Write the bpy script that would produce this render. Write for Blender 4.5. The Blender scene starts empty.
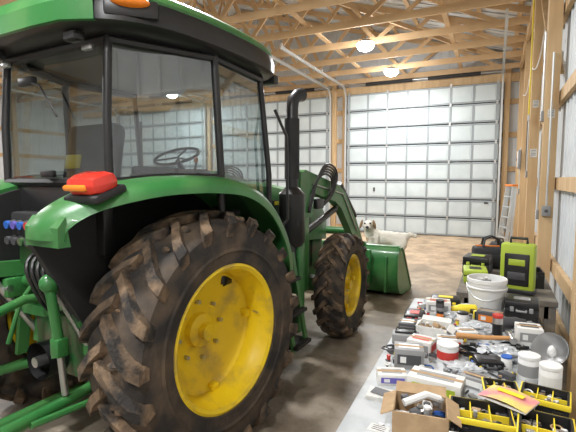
import bpy, bmesh, math, random
from mathutils import Vector, Matrix, Euler, noise
random.seed(7)
scene = bpy.context.scene
R = math.radians

# ---------------------------------------------------------------- materials
MATS = {}
def mat(name, col, rough=0.5, metal=0.0, col2=None, scale=8.0, bump=0.0, bscale=None, emit=0, lo=0.4, hi=0.62, coat=0.0, stretch=None, detail=5):
    if name in MATS: return MATS[name]
    m = bpy.data.materials.new(name); m.use_nodes = True
    nt = m.node_tree; b = nt.nodes['Principled BSDF']
    b.inputs['Base Color'].default_value = (*col, 1)
    b.inputs['Roughness'].default_value = rough
    b.inputs['Metallic'].default_value = metal
    if coat: b.inputs['Coat Weight'].default_value = coat
    tc = nt.nodes.new('ShaderNodeTexCoord')
    src = tc.outputs['Object']
    if stretch:
        mp = nt.nodes.new('ShaderNodeMapping'); mp.inputs['Scale'].default_value = stretch
        nt.links.new(src, mp.inputs['Vector']); src = mp.outputs['Vector']
    if col2:
        n = nt.nodes.new('ShaderNodeTexNoise'); n.inputs['Scale'].default_value = scale; n.inputs['Detail'].default_value = detail
        nt.links.new(src, n.inputs['Vector'])
        r = nt.nodes.new('ShaderNodeValToRGB')
        r.color_ramp.elements[0].position = lo; r.color_ramp.elements[1].position = hi
        r.color_ramp.elements[0].color = (*col, 1); r.color_ramp.elements[1].color = (*col2, 1)
        nt.links.new(n.outputs['Fac'], r.inputs['Fac']); nt.links.new(r.outputs['Color'], b.inputs['Base Color'])
    if bump:
        n2 = nt.nodes.new('ShaderNodeTexNoise'); n2.inputs['Scale'].default_value = bscale or scale*2; n2.inputs['Detail'].default_value = 6
        nt.links.new(src, n2.inputs['Vector'])
        bp = nt.nodes.new('ShaderNodeBump'); bp.inputs['Strength'].default_value = bump; bp.inputs['Distance'].default_value = 0.02
        nt.links.new(n2.outputs['Fac'], bp.inputs['Height']); nt.links.new(bp.outputs['Normal'], b.inputs['Normal'])
    if emit:
        b.inputs['Emission Color'].default_value = (1, 1, .98, 1); b.inputs['Emission Strength'].default_value = emit
    MATS[name] = m
    return m

def glass_mat(name, tint=(.62,.68,.68), refl=0.13):
    m = bpy.data.materials.new(name); m.use_nodes = True
    nt = m.node_tree; nt.nodes.clear()
    o = nt.nodes.new('ShaderNodeOutputMaterial'); t = nt.nodes.new('ShaderNodeBsdfTransparent'); g = nt.nodes.new('ShaderNodeBsdfGlossy')
    t.inputs['Color'].default_value = (*tint, 1); g.inputs['Roughness'].default_value = 0.03
    lw = nt.nodes.new('ShaderNodeLayerWeight'); lw.inputs['Blend'].default_value = 0.35
    mr = nt.nodes.new('ShaderNodeMapRange'); mr.inputs['To Min'].default_value = refl; mr.inputs['To Max'].default_value = 0.8
    nt.links.new(lw.outputs['Fresnel'], mr.inputs['Value'])
    mx = nt.nodes.new('ShaderNodeMixShader')
    nt.links.new(mr.outputs['Result'], mx.inputs['Fac']); nt.links.new(t.outputs[0], mx.inputs[1]); nt.links.new(g.outputs[0], mx.inputs[2])
    nt.links.new(mx.outputs[0], o.inputs['Surface'])
    return m

green = mat('green_paint', (.025,.15,.035), .38, 0, (.055,.18,.05), 4, coat=.12, bump=.03, bscale=30)
green_d = mat('green_dusty', (.02,.12,.03), .55, 0, (.10,.10,.06), 9)
yellow = mat('yellow_paint', (.82,.58,.012), .42, 0, (.42,.29,.07), 6, lo=.50, hi=.76)
tire = mat('tire_rubber', (.020,.018,.017), .78, 0, (.115,.080,.052), 5, bump=.25, bscale=40, lo=.42, hi=.72)
lugm = mat('tire_lug_muddy', (.024,.021,.019), .85, 0, (.21,.14,.085), 9, bump=.5, bscale=60, lo=.40, hi=.66)
black = mat('black_plastic', (.012,.012,.013), .38)
blackm = mat('black_matte', (.016,.016,.017), .7)
dark = mat('dark_gray', (.06,.06,.065), .5)
grey = mat('gray_plastic', (.25,.25,.25), .5)
steel = mat('steel', (.5,.5,.5), .35, .9)
galv = mat('galvanized', (.6,.62,.62), .4, .6)
white = mat('white_plastic', (.72,.72,.71), .45)
paper = mat('paper_white', (.66,.65,.62), .8, 0, (.5,.5,.48), 14, lo=.5,hi=.7)
cardb = mat('cardboard', (.40,.27,.15), .85, 0, (.33,.22,.12), 20)
red = mat('red_lens', (.66,.035,.02), .25, coat=.4)
amber = mat('amber_lens', (.9,.24,.015), .25, coat=.4)
blue = mat('blue_plastic', (.03,.12,.45), .4)
purple = mat('purple_plastic', (.12,.10,.4), .4)
redp = mat('red_plastic', (.5,.04,.03), .4)
orange = mat('orange_plastic', (.7,.2,.03), .45)
yel2 = mat('yellow_plastic', (.78,.60,.03), .45)
lime = mat('lime_plastic', (.36,.46,.04), .5)
pink = mat('pink_print', (.65,.22,.25), .6, 0, (.7,.55,.15), 9)
seatm = mat('seat_fabric', (.05,.05,.05), .8)
wood = mat('lumber_pine', (.60,.42,.23), .7, 0, (.47,.31,.16), 2.2, stretch=(4,4,.5), lo=.35, hi=.7)
woodt = mat('truss_pine', (.62,.43,.24), .7, 0, (.49,.32,.17), 1.6, lo=.35, hi=.7)
siding = mat('white_siding', (.65,.68,.70), .42, 0, (.58,.61,.63), 1.5)
roofm = mat('roof_steel', (.64,.67,.68), .45, .0, (.56,.58,.59), 1.0)
doorm = mat('door_white', (.55,.61,.62), .5, 0, (.49,.55,.56), 2)
doorst = mat('door_stile', (.27,.30,.315), .5)
seam = mat('door_seam', (.04,.045,.05), .8)
concrete = mat('concrete_floor', (.30,.25,.195), .42, 0, (.48,.41,.32), .55, bump=.12, bscale=6, lo=.35, hi=.68, detail=9)
bag = mat('plastic_bag', (.5,.52,.54), .25, 0, (.33,.34,.35), 12)
woodh = mat('hickory_handle', (.5,.25,.09), .5)
glassm = glass_mat('cab_glass')
lampm = mat('lamp_emitter', (1,1,1), .5, emit=60)

def stain_floor(m):
    nt = m.node_tree; b = nt.nodes['Principled BSDF']
    lk = b.inputs['Base Color'].links[0]; src = lk.from_socket
    tc = nt.nodes.new('ShaderNodeTexCoord'); n = nt.nodes.new('ShaderNodeTexNoise'); n.inputs['Scale'].default_value = 2.3; n.inputs['Detail'].default_value = 9
    n.inputs['Roughness'].default_value = .72
    nt.links.new(tc.outputs['Object'], n.inputs['Vector'])
    r = nt.nodes.new('ShaderNodeValToRGB'); r.color_ramp.elements[0].position = .40; r.color_ramp.elements[1].position = .58
    r.color_ramp.elements[0].color = (.52,.49,.46,1); r.color_ramp.elements[1].color = (1,1,1,1)
    nt.links.new(n.outputs['Fac'], r.inputs['Fac'])
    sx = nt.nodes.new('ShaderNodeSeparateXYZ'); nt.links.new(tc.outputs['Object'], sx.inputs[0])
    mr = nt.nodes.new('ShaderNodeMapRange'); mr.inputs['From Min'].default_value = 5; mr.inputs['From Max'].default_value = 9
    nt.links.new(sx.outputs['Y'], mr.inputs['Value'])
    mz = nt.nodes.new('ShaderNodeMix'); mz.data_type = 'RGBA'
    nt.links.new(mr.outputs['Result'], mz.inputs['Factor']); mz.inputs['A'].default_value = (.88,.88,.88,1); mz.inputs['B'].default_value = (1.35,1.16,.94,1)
    m1 = nt.nodes.new('ShaderNodeMix'); m1.data_type = 'RGBA'; m1.blend_type = 'MULTIPLY'; m1.inputs['Factor'].default_value = 1
    m2 = nt.nodes.new('ShaderNodeMix'); m2.data_type = 'RGBA'; m2.blend_type = 'MULTIPLY'; m2.inputs['Factor'].default_value = 1
    nt.links.new(src, m1.inputs['A']); nt.links.new(r.outputs['Color'], m1.inputs['B'])
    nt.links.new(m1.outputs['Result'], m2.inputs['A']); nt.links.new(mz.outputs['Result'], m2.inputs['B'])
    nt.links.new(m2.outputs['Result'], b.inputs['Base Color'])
    r2 = nt.nodes.new('ShaderNodeMapRange'); r2.inputs['To Min'].default_value = .25; r2.inputs['To Max'].default_value = .65
    nt.links.new(n.outputs['Fac'], r2.inputs['Value']); nt.links.new(r2.outputs['Result'], b.inputs['Roughness'])
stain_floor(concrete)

# ---------------------------------------------------------------- mesh builder
class MB:
    def __init__(s): s.v=[]; s.f=[]; s.mi=[]; s.mats=[]
    def idx(s, m):
        if m not in s.mats: s.mats.append(m)
        return s.mats.index(m)
    def add(s, vs, fs, m, M=None):
        o=len(s.v); i=s.idx(m)
        for v in vs:
            v=Vector(v)
            if M is not None: v = M @ v
            s.v.append(v)
        for f in fs: s.f.append([o+a for a in f]); s.mi.append(i)
    def box(s, c, size, m, rot=(0,0,0), bev=0, taper=1.0):
        M = Matrix.Translation(c) @ Euler(rot).to_matrix().to_4x4()
        x,y,z = [a/2 for a in size]
        if bev:
            bm=bmesh.new(); bmesh.ops.create_cube(bm,size=1)
            for v in bm.verts:
                k = taper if v.co.z>0 else 1
                v.co=Vector((v.co.x*size[0]*k, v.co.y*size[1]*k, v.co.z*size[2]))
            bmesh.ops.bevel(bm, geom=list(bm.edges), offset=bev, segments=2, profile=.5, affect='EDGES')
            bm.verts.index_update()
            s.add([v.co.copy() for v in bm.verts], [[v.index for v in f.verts] for f in bm.faces], m, M); bm.free(); return
        k=taper
        vs=[(-x,-y,-z),(x,-y,-z),(x,y,-z),(-x,y,-z),(-x*k,-y*k,z),(x*k,-y*k,z),(x*k,y*k,z),(-x*k,y*k,z)]
        s.add(vs,[(0,3,2,1),(4,5,6,7),(0,1,5,4),(1,2,6,5),(2,3,7,6),(3,0,4,7)],m,M)
    def beam(s, p1, p2, w, h, m, up=(0,0,1)):
        p1=Vector(p1); p2=Vector(p2); d=(p2-p1); L=d.length; d.normalize()
        u=Vector(up)
        if abs(u.dot(d))>.95: u=Vector((0,1,0))
        sx=d.cross(u).normalized(); uz=sx.cross(d).normalized()
        vs=[]
        for p in (p1,p2):
            for a,b in ((-1,-1),(1,-1),(1,1),(-1,1)): vs.append(p+sx*a*w/2+uz*b*h/2)
        s.add(vs,[(0,1,2,3),(7,6,5,4),(0,4,5,1),(1,5,6,2),(2,6,7,3),(3,7,4,0)],m)
    def tube(s, pts, r, m, seg=10, closed=False):
        pts=[Vector(p) for p in pts]; n=len(pts)
        rr = r if isinstance(r,(list,tuple)) else [r]*n
        vs=[]; ref=None
        for i,p in enumerate(pts):
            a=pts[i-1] if (i>0 or closed) else p; b=pts[(i+1)%n] if (i<n-1 or closed) else p
            d=(b-a).normalized()
            if ref is None:
                ref = Vector((0,0,1)) if abs(d.z)<.9 else Vector((1,0,0))
            x=(ref-d*ref.dot(d))
            if x.length<1e-4: x=Vector((1,0,0)).cross(d)
            x.normalize(); ref=x; y=d.cross(x)
            for k in range(seg):
                t=2*math.pi*k/seg; vs.append(p+(x*math.cos(t)+y*math.sin(t))*rr[i])
        fs=[]
        for i in range(n if closed else n-1):
            for k in range(seg):
                a=i*seg+k; b=i*seg+(k+1)%seg; j=(i+1)%n
                fs.append((a,b,j*seg+(k+1)%seg,j*seg+k))
        if not closed:
            fs.append(list(range(seg))[::-1]); fs.append([(n-1)*seg+k for k in range(seg)])
        s.add(vs,fs,m)
    def cyl(s,p1,p2,r,m,seg=16,r2=None): s.tube([p1,p2],[r,r if r2 is None else r2],m,seg)
    def lathe(s, prof, m, M=None, seg=32):
        vs=[];fs=[];n=len(prof)
        for i in range(seg):
            t=2*math.pi*i/seg
            for r,h in prof: vs.append((r*math.cos(t),r*math.sin(t),h))
        for i in range(seg):
            j=(i+1)%seg
            for k in range(n-1): fs.append((i*n+k,j*n+k,j*n+k+1,i*n+k+1))
        s.add(vs,fs,m,M)
    def prism(s, poly, a, b, m, axis='x', M=None):
        n=len(poly)
        def P(u,v,w):
            return (w,u,v) if axis=='x' else ((u,w,v) if axis=='y' else (u,v,w))
        vs=[P(u,v,a) for u,v in poly]+[P(u,v,b) for u,v in poly]
        fs=[list(range(n)), list(range(n,2*n))[::-1]]+[(i,(i+1)%n,n+(i+1)%n,n+i) for i in range(n)]
        s.add(vs,fs,m,M)
    def quad(s,a,b,c,d,m): s.add([a,b,c,d],[(0,1,2,3)],m)
    def ball(s,c,rad,m,seg=16,rings=10,rot=(0,0,0)):
        M=Matrix.Translation(c)@Euler(rot).to_matrix().to_4x4()@Matrix.Diagonal((*rad,1))
        s.lathe([(max(math.sin(math.pi*i/rings),1e-4),-math.cos(math.pi*i/rings)) for i in range(rings+1)],m,M,seg)
    def done(s, name, parent=None, loc=(0,0,0), rotz=0, smooth=True, recalc=True):
        me=bpy.data.meshes.new(name); me.from_pydata([tuple(v) for v in s.v],[],s.f)
        for m in s.mats: me.materials.append(m)
        me.polygons.foreach_set('material_index', s.mi)
        if recalc:
            bm=bmesh.new(); bm.from_mesh(me); bmesh.ops.recalc_face_normals(bm,faces=bm.faces); bm.to_mesh(me); bm.free()
        if smooth:
            me.polygons.foreach_set('use_smooth',[True]*len(me.polygons))
            me.set_sharp_from_angle(angle=R(38))
        me.update()
        o=bpy.data.objects.new(name,me); scene.collection.objects.link(o)
        o.location=loc; o.rotation_euler=(0,0,rotz)
        if parent: o.parent=parent
        return o
def chaikin(p, it=2, closed=True):
    for _ in range(it):
        q=[]; n=len(p)
        rng = range(n) if closed else range(n-1)
        if not closed: q.append(p[0])
        for i in rng:
            a=Vector(p[i]); b=Vector(p[(i+1)%n]); q.append(a*.75+b*.25); q.append(a*.25+b*.75)
        if not closed: q.append(p[-1])
        p=[Vector(v) for v in q]
    return p
def lerp_table(tab,x):
    for (a,b),(c,d) in zip(tab,tab[1:]):
        if a<=x<=c: return b+(d-b)*(x-a)/(c-a)
    return tab[0][1] if x<tab[0][0] else tab[-1][1]

# ---------------------------------------------------------------- room shell
YB=13.6; XR=.70; XL=-17.1; YF=-4.0; RX=-8.2; ZE=4.95; ZR=7.6
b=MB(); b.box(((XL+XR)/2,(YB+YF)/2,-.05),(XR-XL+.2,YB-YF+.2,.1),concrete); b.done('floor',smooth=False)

b=MB()
b.box((XR+.02,(YB+YF)/2,ZE/2),(.04,YB-YF,ZE),siding)
y=YF+.1
while y<YB: b.prism([(y-.02,XR),(y-.008,XR-.022),(y+.008,XR-.022),(y+.02,XR)],0,ZE,siding,'z',Matrix(((0,1,0,0),(1,0,0,0),(0,0,1,0),(0,0,0,1)))); y+=.23
b.done('wall_right',smooth=False)
b=MB()
b.box((XL-.02,(YB+YF)/2,ZE/2),(.04,YB-YF,ZE),siding)
for k in range(60):
    y=YF+.1+k*.29; b.box((XL+.01,y,ZE/2),(.02,.03,ZE),siding)
for k in range(8): b.box((XL+.12,YF+.3+2.4*k,ZE/2),(.14,.14,ZE),wood)
for z in (.65,1.6,2.6,3.6): b.box((XL+.04,(YB+YF)/2,z),(.04,YB-YF,.14),wood)
b.done('wall_left',smooth=False)
gable=[(XL,0),(XR,0),(XR,ZE),(RX,ZR+.02),(XL,ZE)]
b=MB(); b.prism(gable,YB,YB+.04,siding,'y')
x=XL+.1
while x<XR:
    zt = ZE+(ZR-ZE)*(1-abs(x-RX)/(XR-RX)); b.box((x,YB-.01,zt/2),(.03,.02,zt),siding); x+=.23
b.done('wall_back',smooth=False)
b=MB(); b.prism(gable,YF-.04,YF,siding,'y')
for k in range(8): b.box((XL+1+k*2.4,YF+.08,2.4),(.14,.14,4.8),wood)
b.done('wall_front',smooth=False)
b=MB()
b.prism([(XR+.04,ZE),(RX,ZR),(XL-.04,ZE),(XL-.04,ZE+.04),(RX,ZR+.04),(XR+.04,ZE+.04)],YF-.04,YB+.04,roofm,'y')
y=YF+.1
while y<YB:
    b.beam((XR,y,ZE-.008),(RX,y,ZR-.008),.03,.02,roofm); b.beam((RX,y,ZR-.008),(XL,y,ZE-.008),.03,.02,roofm); y+=.3
b.done('ceiling',smooth=False)

# roof framing
b=MB()
ys=[YB-.25-1.22*i for i in range(14)]
CB=4.72
def zr(x): return ZE-.13+(ZR-ZE)*(1-abs(x-RX)/(XR-RX))
for y in ys:
    b.box(((XL+XR)/2,y,CB),(XR-XL-.1,.04,.14),woodt)
    b.beam((XR-.1,y,zr(XR-.1)),(RX,y,zr(RX)),.04,.13,woodt,(0,0,1)); b.beam((RX,y,zr(RX)),(XL+.1,y,zr(XL+.1)),.04,.13,woodt,(0,0,1))
    for sgn in (1,-1):
        half=(XR-RX)
        top=[.25,.5,.75,1.0]; bot=[.08,.36,.64,.9]
        px=[RX+sgn*half*(1-t) for t in top]; bx=[RX+sgn*half*(1-t) for t in bot]
        for i in range(4):
            b.beam((bx[i],y+.0,CB),(px[i],y,zr(px[i])),.038,.09,woodt)
            if i<3: b.beam((bx[i+1],y,CB),(px[i],y,zr(px[i])),.038,.09,woodt)
for i in range(1,12):
    for sgn in (1,-1):
        x=RX+sgn*(XR-RX)*i/11.5; b.beam((x,YF,zr(x)+.085),(x,YB,zr(x)+.085),.09,.04,woodt)
for x in (-1.0,-3.6,-6.2,-8.2,-10.8,-13.4): b.box((x,(YB+YF)/2,CB+.09),(.09,YB-YF-.1,.04),woodt)
for (x0,y0,x1,y1) in ((-.6,2,-4.4,9),(-4.4,4,-.6,12.6),(-8,6,-4.6,12.8)):
    b.beam((x0,y0,CB+.12),(x1,y1,zr(x1)-.2),.04,.09,woodt)
b.done('roof_truss_framing',smooth=False)

# right wall framing
b=MB()
for y in (-1.4,.8,3.22,5.92,8.32,10.72,13.2):
    b.box((.545,y,ZE/2-.1),(.14,.15,ZE-.2),wood)
    b.box((.545,y+.1,ZE/2+1.5),(.10,.04,1.6),wood)
for z in (.12,.64,1.62,2.62,3.6,4.5): b.box((.655,(YB+YF)/2,z),(.05,YB-YF-.05,.14),wood)
b.box((.50,(YB+YF)/2,4.72),(.05,YB-YF-.1,.28),wood)
b.beam((.6,5.98,2.9),(.6,8.2,4.6),.04,.13,wood,(1,0,0))
b.done('trim_wall_right_framing',smooth=False)

# back wall framing & doors
b=MB()
DX=[(-4.32,.02),(-9.28,-4.94),(-14.24,-9.9)]
for x in (.2,-4.45,-4.81,-9.41,-9.77,-14.4): b.box((x,YB-.10,2.4),(.14,.15,4.8),wood)
for a,c in ((.1,.62),(-4.8,-4.46),(-9.76,-9.42)):
    for z in (.12,1.0,1.95,2.9,3.8): b.box(((a+c)/2,YB-.045,z),(abs(c-a),.04,.14),wood)
b.box((-8,YB-.12,4.44),(17,.05,.24),wood)
b.done('trim_wall_back_framing',smooth=False)
for k,(x0,x1) in enumerate(DX):
    b=MB(); H=4.32; n=8; h=H/n; w=x1-x0
    b.box(((x0+x1)/2,YB-.235,H/2),(w,.01,H),seam)
    for i in range(n):
        z0=i*h; b.box(((x0+x1)/2,YB-.26,z0+h/2),(w,.035,h-.034),doorm,bev=.004)
        for zz in (z0+.045,z0+h-.045): b.box(((x0+x1)/2,YB-.283,zz),(w,.014,.035),doorst)
        nc=7
        for j in range(nc+1):
            x=x0+.06+(w-.12)*j/nc
            b.box((x,YB-.284,z0+h/2),(.07 if j in(0,nc) else .055,.016,h-.03),doorst)
        for j in range(nc):
            xa=x0+.06+(w-.12)*(j+.5)/nc
            b.box((xa,YB-.280,z0+h/2),((w/nc)-.13,.01,h-.17),doorm,bev=.004)
        for j in (0,2,5,nc):
            x=x0+.06+(w-.12)*j/nc; b.box((x,YB-.30,z0+h),(.05,.02,.09),steel)
    if k==0: b.box((x0+.9,YB-.3,1.35),(.05,.03,.12),dark); b.box((x1-.25,YB-.3,1.0),(.1,.03,.05),dark)
    dob=b.done('door_%d'%(k+1),smooth=False)
    b=MB()
    for x in (x0-.05,x1+.05):
        pts=[(x,YB-.28,.02),(x,YB-.28,4.15)]+[(x,YB-.28-.35*(1-math.cos(t)),4.2+.33*math.sin(t)) for t in [R(a) for a in (0,22,45,67,90)]]+[(x,8.7,4.56)]
        for i in range(len(pts)-1): b.beam(pts[i],pts[i+1],.06,.05,galv,(1,0,0.01))
        b.box((x,8.75,4.60),(.05,.05,.10),galv); b.box((x,11.2,4.60),(.05,.05,.10),galv)
    b.cyl((x0-.1,YB-.33,4.58),(x1+.1,YB-.33,4.58),.02,steel,10)
    b.cyl((x0+.6,YB-.33,4.58),(x0+2.0,YB-.33,4.58),.05,blackm,12); b.cyl((x1-1.9,YB-.33,4.58),(x1-.5,YB-.33,4.58),.05,blackm,12)
    for x in (x0-.05,x1+.05): b.cyl((x-.03,YB-.33,4.58),(x+.03,YB-.33,4.58),.06,steel,16)
    b.done('overhead_track',dob)

# ceiling lights
LPOS=[(-2.6,9.2),(-2.6,11.7),(-2.6,3.9),(-2.6,.5),(-9.9,11.6),(-9.9,8.2),(-9.9,4.4),(-9.9,.5),(-.6,-1.5),(-14,6)]
for i,(x,y) in enumerate(LPOS):
    b=MB(); z=4.54
    b.lathe([(.001,.06),(.08,.06),(.13,.05),(.17,.03),(.19,0),(.18,-.005)],grey,Matrix.Translation((0,0,0)),24)
    b.lathe([(.18,-.004),(.18,-.06),(.14,-.12),(.08,-.15),(.001,-.16)],lampm,None,24)
    b.cyl((0,0,.05),(0,0,.12),.012,grey,8)
    fo=b.done('ceiling_light',loc=(x,y,z))
    l=bpy.data.lights.new('bay_lamp','AREA'); l.shape='DISK'; l.size=.30; l.energy=105; l.color=(.98,.99,1)
    o=bpy.data.objects.new('bay_lamp',l); scene.collection.objects.link(o); o.parent=fo; o.location=(0,0,-.17)
    l=bpy.data.lights.new('bay_glow','POINT'); l.shadow_soft_size=.10; l.energy=42; l.color=(.98,.99,1)
    o=bpy.data.objects.new('bay_glow',l); scene.collection.objects.link(o); o.parent=fo; o.location=(0,0,-.29)

# ---------------------------------------------------------------- tractor
T=bpy.data.objects.new('tractor',None); scene.collection.objects.link(T)
T.location=(-2.315,2.10,0); T.rotation_euler=(0,0,R(-3))

def wheel(name, cx, cy, cz, Rad, W, rr, side, steer=0, nl=21, lugh=.045, dish=.26, discR=.3, fk=.66):
    b=MB(); MX=Matrix(((0,0,1,0),(1,0,0,0),(0,1,0,0),(0,0,0,1)))
    h=W/2; Rc=Rad-lugh
    sec=[(rr,h*fk*.94),(rr+.03,h*(fk+.1)),(rr+(Rc-rr)*.35,h*.97),(rr+(Rc-rr)*.6,h*1.0),(rr+(Rc-rr)*.82,h*.96),(Rc-.03,h*.86),(Rc-.006,h*.6),(Rc,h*.25)]
    prof=sec+[(r,-x) for r,x in sec[::-1]]
    b.lathe(prof,tire,MX,96)
    b.lathe([(rr+(Rc-rr)*.3,h*.95),(rr+(Rc-rr)*.36,h*1.01),(rr+(Rc-rr)*.42,h*.985)],tire,MX,96)
    st=[(-.02,Rc-.01,Rad,0),(h*.3,Rc-.01,Rad,.3),(h*.62,Rc-.02,Rad-.006,.62),(h*.88,Rc-.05,Rad-.022,.86),(h*1.03,Rc-.11,Rad-.06,1.0),(h*1.01,rr+(Rc-rr)*.60,rr+(Rc-rr)*.68,1.04)]
    pitch=2*math.pi/nl; sweep=pitch*1.05
    for sd in (1,-1):
        for k in range(nl):
            a0=k*pitch+(0 if sd>0 else pitch/2)
            vs=[];fs=[]
            for i,(u,rb,rt,q) in enumerate(st):
                am=a0+sweep*q
                wb=pitch*(.19+.05*q); wt=pitch*(.12+.04*q)
                if i==len(st)-1: wt*=.8
                uo = u + (.014 if i==4 else 0)
                for (r,aa,uu) in ((rb,am-wb,u*.96 if i<4 else u-.03),(rt,am-wt,uo),(rt,am+wt,uo),(rb,am+wb,u*.96 if i<4 else u-.03)):
                    vs.append((sd*uu, r*math.cos(aa), r*math.sin(aa)))
            for i in range(len(st)-1):
                o=i*4
                for j in range(3): fs.append((o+j,o+j+1,o+4+j+1,o+4+j))
            fs.append((0,1,2,3)); e=(len(st)-1)*4; fs.append((e,e+1,e+2,e+3))
            b.add(vs,fs,lugm)
    rnd=random.Random(3)
    for k in range(60):
        a=rnd.uniform(0,6.283); u=rnd.uniform(-h*.8,h*.8); s=rnd.uniform(.012,.03)
        b.ball((u,(Rc+.002)*math.cos(a),(Rc+.002)*math.sin(a)),(s*1.3,s,s*.8),lugm,7,5,rot=(a,0,0))
    fo=h*fk
    rim=[(rr+.022,fo),(rr+.025,fo+.012),(rr+.008,fo+.018),(rr-.012,fo+.004),(rr-.02,fo-.03),(rr-.035,fo-.07),(rr-.05,fo-.11),(rr-.045,fo-.16),(rr-.07,fo-dish*.72),
         (discR*.92,fo-dish*.78),(discR*.72,fo-dish*.92),(discR*.5,fo-dish),(discR*.36,fo-dish),(discR*.34,fo-dish+.04),(discR*.22,fo-dish+.055),(.001,fo-dish+.055)]
    b.lathe(rim,yellow,MX,64)
    b.lathe([(rr+.022,-fo),(rr-.02,-fo+.01),(rr-.04,-.02),(rr-.05,fo-.16)],yellow,MX,48)
    for k in range(8):
        t=2*math.pi*k/8; r=discR*.6
        b.cyl((fo-dish*.97,r*math.cos(t),r*math.sin(t)),(fo-dish*.97+.03,r*math.cos(t),r*math.sin(t)),.014,steel,6)
        if k%2==0:
            r=rr-.06; b.box((fo-dish*.62,r*math.cos(t),r*math.sin(t)),(.05,.05,.05),yellow,rot=(t,0,0),bev=.006)
    b.cyl((fo-dish+.05,0,0),(fo-dish+.10,0,0),.05 if rr>.3 else .045,yellow,18)
    b.cyl((fo-.1,rr-.06,.02),(fo-.05,rr-.07,.02),.005,steel,6)
    o=b.done(name,T,(cx,cy,cz),0)
    o.rotation_euler=(0.09,0,(0 if side>0 else math.pi)+R(steer))
    return o
wheel('rear_wheel_right',.755,.04,.738,.745,.43,.418,1,steer=-4.5,fk=.82)
wheel('rear_wheel_left',-.765,.02,.738,.745,.43,.418,-1,fk=.82)
wheel('front_wheel_right',.75,2.30,.545,.55,.29,.305,1,steer=3,nl=19,lugh=.035,dish=.10,discR=.24)
wheel('front_wheel_left',-.75,2.30,.545,.55,.29,.305,-1,steer=3,nl=19,lugh=.035,dish=.10,discR=.24)

# fenders
arch=[(-.80,1.39),(-.795,1.45),(-.72,1.525),(-.58,1.59),(-.35,1.65),(0,1.675),(.28,1.64),(.54,1.52),(.73,1.33),(.83,1.14),(.85,1.0)]
arch2=[(p.x,p.y) for p in chaikin([Vector(a) for a in arch],2,False)]
XO=[(-.82,.60),(-.7,.66),(-.45,.80),(-.15,.90),(.2,.94),(.9,.94)]
LIP=[(-.82,.03),(-.4,.055),(0,.08),(.9,.09)]
for sd,nm in ((1,'fender_right'),(-1,'fender_left')):
    b=MB(); n=len(arch2); vs=[]
    for i,(y,z) in enumerate(arch2):
        a=Vector(arch2[max(i-1,0)]); c=Vector(arch2[min(i+1,n-1)]); d=(c-a).normalized(); nx=Vector((-d.y,d.x))
        if nx.y<0 and abs(y)<.5: nx=-nx
        xi=.36; xo=lerp_table(XO,y); lp=lerp_table(LIP,y)
        sec=[(xi,-.03),(xi,0.0),(xi+.06,.02),((xi+xo)/2,.028),(xo-.10,.02),(xo-.03,.0),(xo,-.035),(xo+.004,-lp),(xo-.012,-lp),(xo-.02,-.04),(xo-.1,-.012),(xi+.05,-.012)]
        for x,o in sec: vs.append((sd*x, y+nx.x*o, z+nx.y*o))
    ns=12; fs=[]
    for i in range(n-1):
        for k in range(ns): fs.append((i*ns+k,i*ns+(k+1)%ns,(i+1)*ns+(k+1)%ns,(i+1)*ns+k))
    fs.append(list(range(ns))); fs.append([(n-1)*ns+k for k in range(ns)])
    b.add(vs,fs,green)
    b.prism([(-.80,1.36),(-.80,1.45),(-.76,1.50),(-.74,1.36)],sd*.36,sd*.61,green,'x')
    b.prism([(y*.98,z-.02) for y,z in arch2]+[(.7,.85),(-.5,.85)],sd*.33,sd*.37,blackm,'x')
    # tail light: low housing, rounded red lens with amber end
    b.box((sd*.61,-.60,1.60),(.24,.19,.04),blackm,rot=(R(20),0,0),bev=.015)
    b.box((sd*.615,-.62,1.65),(.22,.16,.10),red,rot=(R(14),0,0),bev=.045)
    b.box((sd*.595,-.695,1.628),(.16,.03,.030),amber,rot=(R(14),0,0),bev=.012)
    b.done(nm,T)

# roof
b=MB()
outl=chaikin([Vector(p) for p in [(-.46,-.60),(.46,-.60),(.70,-.42),(.80,-.1),(.82,.6),(.72,1.0),(0,1.08),(-.72,1.0),(-.82,.6),(-.80,-.1),(-.70,-.42)]],2)
def layer(z,sc,dz=0): return [(p.x*sc, (p.y-.2)*sc+.2, z + dz*(p.y)) for p in outl]
def loft(b,Ls,m,cap=True):
    n=len(Ls[0]); vs=[v for L in Ls for v in L]; fs=[]
    for i in range(len(Ls)-1):
        for k in range(n): fs.append((i*n+k,i*n+(k+1)%n,(i+1)*n+(k+1)%n,(i+1)*n+k))
    if cap: fs.append(list(range(n))[::-1]); fs.append([(len(Ls)-1)*n+k for k in range(n)])
    b.add(vs,fs,m)
loft(b,[layer(2.425,.90),layer(2.43,.97),layer(2.45,1.0),layer(2.51,1.0),layer(2.565,.985),layer(2.575,.96)],black)
loft(b,[layer(2.53,.95),layer(2.58,.985),layer(2.61,.97),layer(2.64,.92),layer(2.66,.8),layer(2.67,.5)],green)
rs=[]
for z,o in ((2.44,.0),(2.445,.018),(2.54,.02),(2.60,.0),(2.60,-.1)):
    rs.append([(x,-.605-o+.20*max(0,abs(x)-.36)**1.2*3,z) for x in (-.56,-.50,-.4,-.2,0,.2,.4,.50,.56)])
for i in range(len(rs)-1):
    vs=rs[i]+rs[i+1]; b.add(vs,[(k,k+1,9+k+1,9+k) for k in range(8)],green)
b.box((.0,.2,2.675),(1.0,.9,.03),green,bev=.012)
for sx in (1,-1):
    b.box((sx*.665,-.395,2.515),(.26,.06,.09),black,rot=(0,0,sx*R(48)),bev=.015)
    b.ball((sx*.685,-.42,2.54),(.095,.045,.028),amber,18,10,rot=(0,0,sx*R(48)))
    b.box((sx*.36,-.50,2.40),(.11,.06,.05),black,bev=.015); b.box((sx*.36,-.532,2.40),(.08,.008,.035),dark)
    b.box((sx*.6,1.02,2.45),(.16,.08,.07),black,bev=.015)
b.done('cab_roof',T)

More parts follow.
